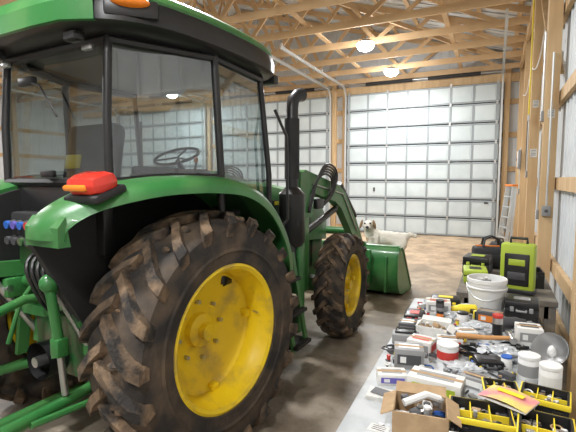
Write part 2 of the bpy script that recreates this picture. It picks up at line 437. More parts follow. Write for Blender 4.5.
# cab frame
b=MB()
C=(.475,-.41); Bp=(.745,.21); A=(.69,.86); ZT=2.41
for s in (1,-1):
    def P(p,z,i=0): return (s*(p[0]-i),p[1],z)
    b.tube([P(C,1.62),P(C,2.0),(s*(C[0]-.01),C[1]+.03,ZT+.03)],.024,black,10)
    b.tube([P(Bp,1.0),P(Bp,1.7),(s*(Bp[0]-.02),Bp[1]-.03,ZT+.03)],.024,black,10)
    b.tube([(s*.66,.92,1.0),(s*.69,.88,1.7),(s*.66,.80,ZT+.03)],.022,black,10)
    b.tube([P(C,1.65),(s*.64,-.15,1.68),P(Bp,1.68)],.024,black,8)
    b.tube([(s*(C[0]-.01),C[1]+.03,ZT),(s*.72,.18,ZT),(s*.66,.80,ZT)],.03,black,8)
    b.tube([P(Bp,1.02),(s*.66,.92,1.02)],.04,black,8)
    b.prism([(.2,1.0),(.92,1.0),(.90,1.22),(.5,1.22),(.2,1.5)],s*.68,s*.71,black,'x')
    b.box((s*.76,.30,1.45),(.03,.16,.04),black,bev=.01)
    b.tube([(s*.72,.95,1.25),(s*.79,1.0,1.35),(s*.79,.98,2.0),(s*.72,.92,2.2)],.012,black,8)
b.tube([(-C[0],C[1],1.65),(C[0],C[1],1.65)],.028,black,8)
b.tube([(-C[0],C[1]+.03,ZT),(C[0],C[1]+.03,ZT)],.03,black,8)
b.box((-.16,-.445,2.24),(.14,.04,.05),black,bev=.01); b.tube([(-.16,-.455,2.24),(-.02,-.46,2.20),(.12,-.455,2.02)],.006,black,6)
b.box((.0,-.445,1.70),(.12,.03,.04),black,bev=.01)
for s in (1,-1): b.box((s*.38,-.44,2.36),(.07,.03,.03),steel,bev=.006)
b.box((0,.22,1.31),(.74,1.26,.64),blackm,bev=.05)
b.box((0,-.38,1.44),(.86,.08,.40),black,bev=.02)
b.box((0,.72,1.5),(.4,.24,.5),black,bev=.05)
b.prism([(.86,1.0),(.94,1.0),(.93,1.5),(.86,1.5)],-.66,.66,black,'x')
b.done('cab_frame',T)
b=MB()
b.box((0,.06,1.60),(.50,.46,.12),seatm,bev=.04); b.box((0,-.14,1.82),(.46,.12,.40),seatm,rot=(R(-10),0,0),bev=.05)
b.box((-.10,-.215,1.78),(.14,.02,.09),yel2,rot=(R(-10),0,0),bev=.008)
b.box((.31,.09,1.72),(.08,.36,.06),seatm,bev=.02); b.box((-.31,.09,1.72),(.08,.36,.06),seatm,bev=.02)
b.box((.38,.1,1.66),(.14,.5,.10),seatm,bev=.03)
b.tube([(0,.72,1.7),(0,.62,1.82)],.02,black,8)
b.tube([(.2*math.cos(R(a)),.61+.17*math.sin(R(a))*.75,1.85+.2*math.sin(R(a))*.35) for a in range(0,360,15)],.012,black,8,closed=True)
for a in (90,210,330): b.tube([(0,.62,1.84),(.2*math.cos(R(a)),.61+.17*math.sin(R(a))*.75,1.85+.2*math.sin(R(a))*.35)],.008,black,6)
b.tube([(.42,.3,1.6),(.44,.33,1.78)],.008,black,6); b.ball((.44,.33,1.8),(.016,.016,.024),orange,10,8)
b.tube([(.36,.2,1.6),(.37,.24,1.76)],.008,black,6); b.ball((.37,.24,1.77),(.016,.016,.024),black,10,8)
b.done('operator_seat',T)
b=MB()
for s in (1,-1):
    b.quad((s*.475,-.41,1.66),(s*.745,.21,1.67),(s*.725,.18,ZT),(s*.465,-.38,ZT),glassm)
    b.quad((s*.745,.21,1.2),(s*.68,.90,1.15),(s*.66,.80,ZT),(s*.725,.18,ZT),glassm)
b.quad((-.475,-.415,1.66),(.475,-.415,1.66),(.465,-.385,ZT),(-.465,-.385,ZT),glassm)
b.quad((-.68,.90,1.5),(.68,.90,1.5),(.66,.80,ZT),(-.66,.80,ZT),glassm)
b.done('cab_glass_panels',T,smooth=False,recalc=False)

# chassis, hood
b=MB()
b.box((0,.35,.74),(.46,1.5,.50),green_d,bev=.05)
b.cyl((-.6,.03,.738),(.6,.03,.738),.12,green_d,20); b.cyl((.30,.03,.738),(.45,.03,.738),.19,green_d,20); b.cyl((-.45,.03,.738),(-.30,.03,.738),.19,green_d,20)
b.box((0,-.32,.80),(.50,.22,.62),green_d,bev=.04)
b.box((0,1.85,.85),(.42,1.6,.55),blackm,bev=.04)
b.box((0,2.30,.52),(1.2,.18,.16),green_d,bev=.03); b.box((0,2.8,.78),(.46,.30,.34),green_d,bev=.04)
for s in (1,-1): b.cyl((s*.55,2.30,.545),(s*.70,2.30,.545),.13,green_d,18)
secs=[]
for (y,w,z0,z1) in ((.94,.33,1.0,1.66),(1.6,.33,1.0,1.64),(2.2,.32,1.0,1.56),(2.75,.30,.95,1.46),(2.95,.27,.92,1.34),(3.0,.24,.95,1.25)):
    secs.append([(x,y,z) for x,z in ((-w,z0),(-w,z1-.14),(-w+.05,z1-.04),(-w+.14,z1),(w-.14,z1),(w-.05,z1-.04),(w,z1-.14),(w,z0))])
loft(b,secs,green)
b.box((0,3.0,1.05),(.42,.05,.22),black,bev=.02)
for s in (1,-1):
    b.box((s*.335,1.7,1.30),(.02,1.3,.34),black,bev=.006); b.box((s*.345,1.95,1.44),(.01,.8,.035),yel2)
    b.box((s*.17,2.99,1.22),(.14,.05,.07),white,bev=.02)
b.done('chassis_and_hood',T)

# exhaust
b=MB(); ex,ey=.635,1.36
b.tube([(ex,ey,1.08),(ex,ey,1.12),(ex,ey,1.54),(ex,ey,1.60)],[.09,.115,.115,.06],black,22)
b.tube([(ex,ey,1.55),(ex,ey,2.28),(ex+.0,ey+.02,2.35),(ex+.02,ey+.06,2.395),(ex+.03,ey+.12,2.41)],[.055,.055,.055,.057,.06],black,18)
b.lathe([(.066,0),(.066,.52),(.058,.52)],blackm,Matrix.Translation((ex,ey,1.67)),18)
b.tube([(ex,ey,1.12),(.5,ey+.05,1.08),(.25,ey+.1,1.08)],.04,blackm,12)
b.box((.57,ey,.96),(.24,.3,.34),black,bev=.04)
b.done('exhaust_stack',T)
b=MB()
for s in (1,-1):
    b.box((s*.50,1.02,.72),(.34,.36,.42),blackm,bev=.05)
    for z,o in ((.32,.82),(.58,.78),(.84,.72)): b.box((s*(o-.02),1.09,z),(.20,.26,.03),blackm,bev=.006)
    for y in (.98,1.20): b.beam((s*.86,y,.28),(s*.72,y,1.05),.02,.05,green,(0,1,0))
    b.box((s*.70,1.40,.70),(.03,.12,.80),green,bev=.008)
    b.box((s*.60,1.46,.45),(.20,.03,.30),green_d,bev=.008)
b.done('cab_steps',T)

# loader
b=MB()
for s in (1,-1):
    x=s*.53
    b.box((x,1.72,1.02),(.10,.22,.9),green,bev=.01)
    b.prism([(1.58,1.3),(1.86,1.3),(1.80,1.74),(1.60,1.74)],x-.07,x+.07,green,'x')
    b.box((s*.40,1.72,.72),(.3,.2,.2),green,bev=.01)
    arm=[(1.62,1.70),(1.75,1.76),(2.62,1.60),(2.80,1.52),(3.35,1.0),(3.72,.40),(3.66,.28),(3.56,.32),(3.20,.86),(2.68,1.34),(2.5,1.42),(1.7,1.58)]
    b.prism(arm,x-.045,x+.045,green,'x')
    b.tube([(x,1.85,1.15),(x,2.6,1.33)],.035,black,12); b.tube([(x,2.5,1.31),(x,2.75,1.38)],.02,steel,10)
    b.tube([(x,2.72,1.62),(x,3.25,1.20)],.035,black,12); b.tube([(x,3.2,1.24),(x,3.55,.82)],.02,steel,10)
    b.beam((x-.05*s,3.5,.84),(x-.05*s,3.80,.62),.03,.07,green,(1,0,0)); b.beam((x+.05*s,3.5,.84),(x+.05*s,3.35,.62),.02,.07,green,(1,0,0))
    for i in range(5):
        o=.02*i
        b.tube(chaikin([Vector(p) for p in [(x+.05*s+o*s*.5,1.75,1.35),(x+.09*s,1.85+o,1.62+o),(x+.10*s,2.05+o,1.74+o*1.4),(x+.10*s,2.3+2*o,1.68+o),(x+.08*s,2.28+o,1.50),(x+.05*s,2.1+o,1.40)]],2,False),.011,black,8)
    b.box((x+.07*s,2.0,1.42),(.05,.16,.10),black,bev=.01)
    b.tube([(x+.055*s,1.9,1.62),(x+.055*s,2.7,1.5),(x+.055*s,3.2,1.02)],.008,steel,6)
b.tube([(-.53,3.25,1.0),(.53,3.25,1.0)],.05,green,14)
b.box((0,3.74,.45),(1.16,.05,.08),green,bev=.01)
for s in (1,-1): b.box((s*.53,3.74,.45),(.14,.06,.5),green,bev=.01)
b.done('loader_arms',T)
b=MB()
back=[(3.92,.72),(3.84,.69),(3.79,.54),(3.78,.35),(3.84,.16),(3.98,.05),(4.25,.02),(4.62,.0)]
backs=[(p.x,p.y) for p in chaikin([Vector(a) for a in back],1,False)]
inner=[(y+.025,z+.022) for y,z in backs[::-1]]
b.prism(backs+inner,-.95,.95,green,'x')
for s in (1,-1):
    b.prism(backs+[(4.62,.05),(4.12,.66),(4.0,.72)],s*.95-.012,s*.95+.012,green,'x')
    b.prism([(4.0,.72),(4.12,.66),(4.62,.05),(4.58,.03),(4.10,.62),(3.98,.68)],s*.95-.02,s*.95+.02,green_d,'x')
b.box((0,3.94,.72),(1.90,.09,.05),green,bev=.01)
b.box((0,4.6,.012),(1.90,.12,.02),steel)
for s in (1,-1): b.box((s*.5,3.80,.42),(.04,.10,.5),green,bev=.005); b.box((s*.8,3.785,.36),(.03,.05,.5),green,bev=.005)
b.done('loader_bucket',T)

# hitch + rear hydraulics
b=MB()
for s in (1,-1):
    b.tube([(s*.24,-.18,.50),(s*.34,-.55,.50),(s*.40,-1.0,.52)],[.032,.03,.034],green,10)
    b.ball((s*.40,-1.03,.52),(.05,.055,.055),green,14,10); b.cyl((s*.35,-1.03,.52),(s*.46,-1.03,.52),.02,steel,12)
    b.beam((s*.22,-.30,1.12),(s*.32,-.66,1.14),.045,.09,green); b.ball((s*.32,-.67,1.14),(.045,.05,.05),green,12,8)
    b.tube([(s*.32,-.67,1.12),(s*.335,-.64,.82)],.026,green,10); b.tube([(s*.335,-.645,.85),(s*.35,-.63,.54)],.018,steel,10)
    b.box((s*.335,-.64,.80),(.07,.07,.10),green,bev=.012)
    b.tube([(s*.44,-.05,.45),(s*.43,-.5,.48),(s*.41,-.85,.50)],.018,green,8)
    b.tube([(s*.20,-.38,1.0),(s*.24,-.40,.66)],.038,green,12)
    b.tube([(s*.24,-.40,.70),(s*.30,-.62,1.08)],.02,steel,8)
    b.beam((s*.30,-.40,1.24),(s*.36,-.45,.56),.03,.07,green)
    b.tube([(s*.13,-.40,1.15),(s*.16,-.55,.95),(s*.22,-.60,.70)],.014,green,8)
    b.box((s*.27,-.50,1.02),(.06,.16,.12),green,bev=.015)
    b.cyl((s*.24,-.56,1.02),(s*.31,-.56,1.02),.022,steel,10)
    b.beam((s*.10,-.42,.86),(s*.36,-.52,.90),.03,.06,green)
b.tube([(0,-.44,.98),(0,-.62,1.0),(.02,-.95,.92)],[.03,.026,.026],green,10); b.cyl((.02,-.9,.93),(.02,-1.0,.91),.042,steel,12)
b.box((0,-.44,.98),(.14,.08,.24),green,bev=.015)
b.box((0,-.62,.34),(.09,.75,.045),green,bev=.008); b.box((0,-.95,.39),(.09,.1,.03),green,bev=.006)
b.cyl((0,-.42,.62),(0,-.58,.62),.03,steel,12); b.lathe([(.1,0),(.11,.14)],black,Matrix.Translation((0,-.42,.62))@Euler((R(90),0,0)).to_matrix().to_4x4(),18)
b.tube([(-.30,-.46,1.05),(.30,-.46,1.05)],.035,green,12)
b.tube([(-.42,-.95,.50),(.42,-.95,.50)],.014,green,10)
b.box((0,-.46,1.22),(.46,.10,.12),green_d,bev=.02)
b.box((-.08,-.50,1.38),(.28,.10,.20),blackm,bev=.015)
cols=[dark,blue,dark,purple,green_d,blue,dark,redp]
for i in range(4):
    for j in range(2):
        x=-.18+.065*i; z=1.33+.09*j
        b.cyl((x,-.53,z),(x,-.59,z-.01),.020,dark,12); b.cyl((x,-.58,z-.01),(x,-.60,z-.012),.023,cols[(i*2+j)%8],12)
for i in range(4):
    x=.02+.05*i
    b.tube(chaikin([Vector(p) for p in [(x,-.50,1.28),(x+.05,-.66,1.22),(x+.08,-.60,1.02),(x-.02,-.48,.9)]],2,False),.012,black,8)
b.tube(chaikin([Vector(p) for p in [(.2,-.45,1.5),(.34,-.56,1.38),(.30,-.6,1.15),(.2,-.5,1.0)]],2,False),.008,black,6)
b.box((.22,-.5,1.42),(.09,.09,.10),black,bev=.015); b.cyl((.22,-.54,1.42),(.22,-.58,1.42),.035,dark,14)
b.box((.30,-.52,1.22),(.12,.08,.06),grey,bev=.01)
b.done('three_point_hitch',T)

# ---------------------------------------------------------------- dog (side-on, head turned to the viewer)
def skin(name, pts, edges, rad, mats, loc, rotz, parent=None, sub=2):
    me=bpy.data.meshes.new(name); me.from_pydata(pts,edges,[])
    o=bpy.data.objects.new(name,me); scene.collection.objects.link(o)
    for m in mats: me.materials.append(m)
    sm=o.modifiers.new('skin','SKIN'); sm.use_smooth_shade=True
    for i,sv in enumerate(me.skin_vertices[0].data):
        r=rad[i]; sv.radius=(r,r) if not isinstance(r,tuple) else r; sv.use_root=(i==0)
    s=o.modifiers.new('sub','SUBSURF'); s.levels=sub+1; s.render_levels=sub+1
    tx=bpy.data.textures.new('fur_noise','CLOUDS'); tx.noise_scale=.028
    dm=o.modifiers.new('fur','DISPLACE'); dm.texture=tx; dm.strength=.035; dm.mid_level=.5
    o.location=loc; o.rotation_euler=(0,0,rotz)
    if parent: o.parent=parent
    return o
fur=mat('white_fur',(.74,.70,.62),.9,0,(.36,.26,.16),4.0,bump=.8,bscale=45,lo=.56,hi=.66)
tan=mat('tan_fur',(.30,.19,.10),.9,0,(.22,.14,.07),10,bump=.5,bscale=40)
dog=bpy.data.objects.new('white_dog',None); scene.collection.objects.link(dog); dog.location=(-1.62,7.05,0); dog.rotation_euler=(0,0,R(196)); dog.scale=(1.02,1.02,1.04)
pts=[(-.26,0,.67),(-.08,0,.665),(.08,0,.66),(.18,0,.68),(.245,.02,.79),(.27,.05,.895),(.28,.15,.885),(.285,.25,.86),
     (-.24,.09,.55),(-.17,.10,.40),(-.29,.10,.22),(-.27,.10,.05),(-.22,.10,.025),
     (-.24,-.09,.55),(-.17,-.10,.40),(-.29,-.10,.22),(-.27,-.10,.05),(-.22,-.10,.025),
     (.19,.09,.54),(.17,.09,.38),(.20,.09,.2),(.20,.09,.05),(.25,.09,.025),
     (.19,-.09,.54),(.17,-.09,.38),(.20,-.09,.2),(.20,-.09,.05),(.25,-.09,.025),
     (-.35,0,.72),(-.43,0,.74),(-.50,0,.70)]
ed=[(0,1),(1,2),(2,3),(3,4),(4,5),(5,6),(6,7),(0,8),(8,9),(9,10),(10,11),(11,12),(0,13),(13,14),(14,15),(15,16),(16,17),
    (3,18),(18,19),(19,20),(20,21),(21,22),(3,23),(23,24),(24,25),(25,26),(26,27),(0,28),(28,29),(29,30)]
rad=[.13,.125,.14,.13,.085,.095,.075,.042, .10,.06,.036,.034,.035,.10,.06,.036,.034,.035,.085,.05,.038,.036,.038,.085,.05,.038,.036,.038,.045,.04,.03]
skin('dog_body',pts,ed,rad,[fur],(0,0,0),0,dog)
b=MB()
for s in (1,-1):
    b.ball((.275+s*.105,.085,.895),(.022,.045,.075),tan,14,10,rot=(0,s*R(-16),0))
    b.ball((.28+s*.042,.212,.925),(.015,.013,.015),black,10,8)
b.ball((.286,.292,.872),(.028,.020,.022),black,12,8)
b.box((.286,.285,.832),(.055,.02,.008),dark,bev=.003)
b.done('dog_face',dog)

# ---------------------------------------------------------------- tables
TZ=.74
def folding_table(name,x0,x1,y0,y1,z,m):
    b=MB(); cx=(x0+x1)/2; cy=(y0+y1)/2; W=(x1-x0)/2; D=(y1-y0)/2
    b.box((0,0,z-.02),(2*W,2*D,.04),m,bev=.014)
    b.box((0,0,z-.05),(2*W-.1,2*D-.1,.03),grey)
    for sy in (1,-1):
        y=sy*(D-.25)
        for sx in (1,-1): b.tube([(sx*(W-.08),y,.0),(sx*(W-.08),y,.35),(sx*(W-.12),y,z-.06)],.014,grey,8)
        b.tube([(-W+.08,y,.3),(W-.08,y,.3)],.010,grey,8); b.tube([(0,y,.3),(0,y-sy*.35,z-.06)],.010,grey,8)
    return b.done(name,loc=(cx,cy,0),rotz=R(1.2))
folding_table('folding_table',-.52,.29,.95,3.44,TZ,mat('table_top',(.50,.52,.53),.5,0,(.40,.42,.43),9))
b=MB()
bench=mat('bench_top',(.12,.11,.10),.7,0,(.2,.17,.13),8)
b.box((.10,4.5,TZ-.02),(.72,1.5,.04),bench)
for x in (-.21,.41):
    for y in (3.8,5.2): b.box((x,y,.35),(.08,.08,.70),bench)
b.box((.1,3.78,TZ-.09),(.6,.04,.1),bench); b.box((.1,5.22,TZ-.09),(.6,.04,.1),bench); b.box((.41,4.5,.30),(.05,1.4,.08),bench)
b.done('wooden_workbench',smooth=False)

def obj(b,name,x,y,rz=0,z=TZ): return b.done(name,loc=(x,y,z),rotz=rz)
def open_box(b,w,d,h,m,t=.006,flaps=False,z0=0.0):
    b.box((0,0,z0+t/2),(w,d,t),m)
    b.box((-w/2,0,z0+h/2),(t,d,h),m); b.box((w/2,0,z0+h/2),(t,d,h),m); b.box((0,-d/2,z0+h/2),(w,t,h),m); b.box((0,d/2,z0+h/2),(w,t,h),m)
    if flaps:
        f=min(w,d)*.4
        b.box((-w/2-f*.35,0,z0+h-.01),(f*.8,d,t*.6),m,rot=(0,R(-25),0)); b.box((w/2+f*.35,0,z0+h-.01),(f*.8,d,t*.6),m,rot=(0,R(30),0))
        b.box((0,d/2+f*.3,z0+h+.01),(w,f*.8,t*.6),m,rot=(R(25),0,0))
PAL=[black,dark,grey,steel,white,redp,yel2,blue,cardb,paper,orange,galv,lime]
def clutter(b,w,d,h,n,smin=.01,smax=.035,pal=None,z0=.0,skip=None):
    pal=pal or PAL
    for i in range(n):
        x=random.uniform(-w/2,w/2); y=random.uniform(-d/2,d/2); z=z0+random.uniform(0.0,h); s=random.uniform(smin,smax); m=random.choice(pal)
        if skip and skip(x,y): continue
        k=random.random()
        if k<.35:
            sz=(s*random.uniform(.8,2.2),s*random.uniform(.6,1.4),s*random.uniform(.4,1)); b.box((x,y,z+sz[2]/2),sz,m,rot=(random.uniform(-.3,.3) if h>.01 else 0,0,random.uniform(0,3)),bev=s*.08)
        elif k<.65:
            a=random.uniform(0,6.28); L=s*random.uniform(1,2.5); r=s*random.uniform(.12,.3)
            b.cyl((x,y,z+r),(x+L*math.cos(a),y+L*math.sin(a),z+r+random.uniform(0,h*.3)),r,m,10)
        elif k<.85:
            b.cyl((x,y,z),(x,y,z+s*.9),s*.35,m,12); b.cyl((x,y,z+s*.85),(x,y,z+s*1.1),s*.38,random.choice(pal),12)
        else:
            b.tube([(x+s*math.cos(R(a)),y+s*math.sin(R(a)),z+.006+random.uniform(0,.004)) for a in range(0,360,30)],.0035,m,6,closed=True)

b=MB(); open_box(b,.19,.16,.085,cardb,flaps=True); clutter(b,.15,.12,.05,30,.015,.035,[white,grey,black,dark,paper,steel],z0=.02)
b.tube([(-.06,-.02,.09),(.02,.03,.11),(.07,.05,.09)],.014,white,8); obj(b,'cardboard_box',-.225,1.62,R(8))
def carton(x,y,rz,w,d,h,body=paper,c1=grey,c2=redp,z=TZ):
    b=MB(); b.box((0,0,h/2),(w,d,h),body,bev=.003)
    b.box((0,-d/2-.001,h*.5),(w*.8,.002,h*.5),c1); b.box((w/2+.001,0,h*.5),(.002,d*.7,h*.5),c2)
    b.box((0,0,h+.0005),(w*.7,d*.5,.001),c2); b.box((0,0,h+.0012),(w*.99,.02,.001),cardb); b.box((-w*.2,-d/2-.0025,h*.5),(w*.2,.001,h*.3),white)
    obj(b,'product_carton',x,y,R(rz),z)
carton(-.20,1.89,-6,.22,.12,.085,paper,lime,grey)
carton(-.36,2.14,12,.14,.11,.10,grey,dark,white)
carton(-.40,1.93,20,.13,.09,.05,paper,purple,grey)
carton(-.33,2.36,-10,.13,.11,.07,paper,grey,redp)
carton(-.20,2.50,15,.13,.08,.05,white,redp,dark)
carton(-.04,1.50,10,.14,.08,.06,paper,grey,blue)
carton(-.45,2.62,4,.10,.12,.07,dark,grey,white)
carton(-.12,2.64,25,.10,.09,.06,paper,dark,grey)
carton(.0,3.02,-12,.15,.10,.08,dark,orange,grey)
carton(-.33,3.10,8,.16,.11,.09,paper,grey,redp)
carton(-.05,2.05,-18,.11,.08,.05,grey,white,dark)
carton(.20,2.74,6,.13,.12,.10,paper,grey,dark)
b=MB()
for i in range(4): b.box((0,0,.003+.006*i),(.13-.002*i,.09,.005),paper,rot=(0,0,R(4*i)))
b.box((0,0,.0275),(.09,.055,.001),dark); obj(b,'manual_stack',-.40,1.76,R(-10))
b=MB(); b.box((0,0,.001),(.075,.05,.002),paper)
for i in range(3): b.box((0,.014-.012*i,.0022),(.05,.004,.0006),dark)
b.box((0,.028,.003),(.02,.01,.006),steel); obj(b,'price_tag',-.36,1.53,R(-5))

def organizer(name,x,y,rz,w=.26,d=.18,h=.06,z=TZ):
    b=MB(); open_box(b,w,d,h,black,t=.008)
    for i in range(1,3): b.box((-w/2+w*i/3,0,h*.5),(.004,d,h*.75),yel2)
    b.box((0,0,h*.5),(w,.004,h*.7),yel2)
    b.box((0,-d/2-.005,h-.010),(w+.02,.010,.022),yel2,bev=.003); b.box((0,d/2+.005,h-.006),(w+.02,.010,.010),yel2,bev=.003)
    for s in (1,-1): b.box((s*(w/2+.005),0,h-.006),(.010,d,.010),yel2,bev=.003); b.box((s*w*.3,-d/2-.014,h*.4),(.035,.012,.03),black,bev=.003)
    clutter(b,w*.85,d*.8,.03,50,.01,.024,[steel,steel,grey,dark,black,white,galv,cardb],z0=.012)
    obj(b,name,x,y,rz,z)
organizer('parts_organizer',-.02,1.70,R(5),.20,.15,.07)
organizer('parts_organizer',.19,1.68,R(-4),.16,.2,.07)
organizer('parts_organizer',.21,1.95,R(-8),.16,.13,.07)
organizer('parts_organizer',.05,1.97,R(6),.12,.11,.06)
b=MB()
vs=[];fs=[];nx=8
for i in range(nx+1):
    for j in (0,1): vs.append((-.09+.18*i/nx,-.065+.13*j,.006+.012*abs(math.sin(math.pi*i/nx))))
for i in range(nx): fs.append((i*2,i*2+2,i*2+3,i*2+1))
b.add(vs,fs,pink); b.box((0,0,.002),(.18,.13,.004),paper); b.box((0,.02,.021),(.1,.03,.001),yel2); obj(b,'catalog_magazine',.075,1.82,R(-25),TZ+.075)

def jar(name,x,y,r,h,body,lid,z=TZ,label=None):
    b=MB(); b.lathe([(.001,0),(r*.92,0),(r,.006),(r,h*.82),(r*.9,h*.88),(r*.9,h*.9)],body,None,28)
    b.lathe([(r*.98,h*.87),(r*1.02,h*.88),(r*1.02,h*.98),(r*.96,h),(.001,h)],lid,None,28)
    if label: b.lathe([(r*1.005,h*.2),(r*1.005,h*.65)],label,None,28)
    obj(b,name,x,y,random.uniform(0,3),z)
jar('plastic_jar',.17,2.23,.046,.12,white,white,label=grey)
jar('plastic_jar',.245,2.12,.044,.13,white,white,label=paper)
jar('plastic_tub',-.19,2.28,.052,.095,white,white,label=redp)
jar('spray_can',.04,2.72,.028,.15,steel,redp,label=black)
jar('plastic_jar',-.16,2.92,.035,.08,white,black)
jar('glue_bottle',-.28,2.75,.02,.12,orange,black)
jar('plastic_jar',.08,2.30,.025,.07,white,blue)
jar('spray_can',-.30,2.93,.026,.14,dark,black,label=grey)
b=MB(); M=Euler((R(60),0,R(-30))).to_matrix().to_4x4(); M.translation=(0,0,.09)
b.lathe([(.085,.0),(.083,.004),(.07,-.03),(.045,-.06),(.022,-.075),(.001,-.078)],steel,M,32)
b.lathe([(.088,-.002),(.073,-.034),(.047,-.064),(.024,-.08),(.024,-.12),(.001,-.12)],galv,M,32)
b.ball(tuple(M@Vector((0,0,-.03))),(.02,.02,.03),white,12,8)
obj(b,'clamp_lamp',.27,2.42,0)
b=MB(); b.tube([(-.15,0,.018),(0,0,.02),(.13,0,.03)],[.017,.013,.011],woodh,10); b.cyl((.13,-.03,.03),(.13,.05,.03),.013,steel,12); b.cyl((.13,-.05,.03),(.13,-.03,.03),.018,steel,12)
b.prism([(.12,.045),(.14,.045),(.15,.10),(.14,.105),(.132,.09),(.122,.105),(.115,.10)],.02,.035,steel,'z'); obj(b,'claw_hammer',-.02,2.52,R(10),TZ+.05)
b=MB(); open_box(b,.17,.13,.07,paper,flaps=True); clutter(b,.12,.09,.04,22,.015,.03,[black,grey,white,cardb,paper],z0=.02); obj(b,'white_carton_open',-.30,2.62,R(-5))
b=MB(); b.box((0,0,.03),(.15,.09,.06),grey,bev=.008); b.box((0,0,.065),(.12,.05,.01),black,bev=.004); b.tube([(-.05,0,.06),(-.05,0,.085),(.05,0,.085),(.05,0,.06)],.006,black,8); obj(b,'small_toolbox',-.43,2.44,R(10))
def drill(name,x,y,rz,m=lime,z=TZ):
    b=MB(); b.tube([(-.08,0,.045),(-.07,0,.045),(.03,0,.045),(.05,0,.045),(.09,0,.045)],[.02,.032,.032,.024,.016],m,14); b.cyl((.09,0,.045),(.13,0,.045),.005,steel,8)
    b.box((-.05,.06,.04),(.035,.10,.03),black,rot=(0,0,R(12)),bev=.008); b.box((-.06,.12,.04),(.075,.045,.06),m,bev=.008); b.box((-.06,.14,.04),(.078,.02,.064),black,bev=.006)
    obj(b,name,x,y,rz,z)
drill('cordless_drill',.12,2.95,R(30),m=dark); drill('cordless_drill',-.16,3.12,R(200),m=yel2); drill('cordless_drill',.02,4.10,R(100),m=lime)
def case(name,x,y,rz,sz,m,m2,z=TZ):
    b=MB(); w,d,h=sz; b.box((0,0,h*.3),(w,d,h*.56),m,bev=.01); b.box((0,0,h*.78),(w,d,h*.40),m,bev=.012); b.box((0,0,h*.58),(w*1.01,d*1.01,.006),blackm)
    for s in (1,-1): b.box((s*w*.28,-d/2-.006,h*.58),(w*.12,.014,h*.25),m2,bev=.004)
    b.tube([(-w*.14,-d/2,h*.55),(-w*.14,-d/2-.03,h*.55),(w*.14,-d/2-.03,h*.55),(w*.14,-d/2,h*.55)],.007,m2,8)
    b.box((0,0,h*.985),(w*.5,d*.4,.004),m2)
    obj(b,name,x,y,rz,z)
case('tool_case',.19,3.25,R(-4),(.20,.20,.13),black,grey)
case('tool_case',-.30,3.30,R(6),(.20,.14,.07),black,yel2)
case('socket_case',.0,2.30,R(14),(.13,.10,.045),black,dark)
case('socket_case',-.46,2.92,R(4),(.12,.18,.04),black,redp)
b=MB()
b.lathe([(.001,0),(.105,0),(.112,.01),(.125,.21),(.131,.212),(.131,.236),(.127,.24),(.121,.238),(.112,.03),(.001,.03)],white,None,36)
b.lathe([(.128,.17),(.134,.172),(.134,.18),(.128,.184)],white,None,36)
b.tube([(.133*math.cos(R(a)),.03-.133*abs(math.sin(R(a)))-.02,.19-.09*math.sin(R(a))) for a in range(0,181,15)],.003,steel,6)
clutter(b,.13,.13,.03,14,.02,.04,[grey,steel,paper,cardb],z0=.17)
obj(b,'plastic_bucket',-.03,3.30,0)
b=MB(); b.box((0,0,.21),(.25,.12,.40),lime,bev=.02); b.box((0,-.062,.20),(.18,.012,.26),black,bev=.008); b.box((0,-.07,.26),(.12,.006,.05),lime,bev=.003); b.box((0,-.07,.15),(.13,.006,.06),dark,bev=.003)
b.tube([(-.06,0,.40),(-.06,0,.45),(.06,0,.45),(.06,0,.40)],.012,black,8); b.box((0,0,.02),(.26,.14,.04),black,bev=.01)
obj(b,'power_tool_case',.19,3.95,R(-12))
case('tool_case',-.14,4.25,R(5),(.20,.28,.12),lime,black)
case('tool_case',-.13,4.62,R(-8),(.24,.26,.18),black,lime)
b=MB(); open_box(b,.3,.24,.14,black,t=.01); clutter(b,.24,.2,.08,30,.02,.05,[black,dark,yel2,grey,redp],z0=.03); obj(b,'tool_crate',.24,4.28,R(4))
b=MB(); b.box((0,0,.11),(.36,.22,.22),blackm,bev=.04); b.box((0,-.12,.09),(.3,.04,.13),black,bev=.015); b.box((0,0,.225),(.3,.03,.015),orange,bev=.004)
for s in (1,-1): b.tube([(-.09,s*.06,.2),(-.07,s*.05,.30),(0,s*.03,.33),(.07,s*.05,.30),(.09,s*.06,.2)],.012,black,8)
b.box((.19,0,.12),(.02,.12,.1),yel2,bev=.005)
obj(b,'tool_bag',-.02,5.0,R(10))
b=MB(); open_box(b,.4,.35,.36,dark,t=.01); clutter(b,.3,.3,.22,40,.03,.07,z0=.08); obj(b,'storage_crate',.08,4.12,R(5),0)
case('tool_case',.08,4.75,R(-5),(.4,.3,.30),lime,black,z=0)
b=MB(); open_box(b,.34,.30,.30,black,t=.01); clutter(b,.26,.24,.2,24,.03,.07,[black,lime,dark,yel2],z0=.08); obj(b,'storage_crate',-.02,5.60,R(5),0)

def crumple(name,x,y,rx,ry,rz,m,z=TZ,seed=0):
    bm=bmesh.new(); bmesh.ops.create_icosphere(bm,subdivisions=4,radius=1)
    for v in bm.verts:
        n=noise.noise(v.co*2.2+Vector((seed,0,0)))*.5+noise.noise(v.co*5.5+Vector((0,seed,0)))*.28
        v.co*=1+n; v.co=Vector((v.co.x*rx,v.co.y*ry,max(v.co.z*rz+rz*.75,0.001)))
    me=bpy.data.meshes.new(name); bm.to_mesh(me); bm.free(); me.materials.append(m)
    o=bpy.data.objects.new(name,me); scene.collection.objects.link(o); o.location=(x,y,z)
crumple('plastic_bag',.06,2.44,.10,.08,.035,bag,seed=1)
crumple('plastic_bag',-.10,2.17,.08,.07,.025,bag,seed=4)
crumple('plastic_bag',-.06,2.82,.09,.07,.03,bag,seed=7)
crumple('shop_rag',-.02,1.86,.05,.04,.012,dark,seed=12)
crumple('plastic_bag',-.22,3.0,.07,.06,.025,bag,seed=9)
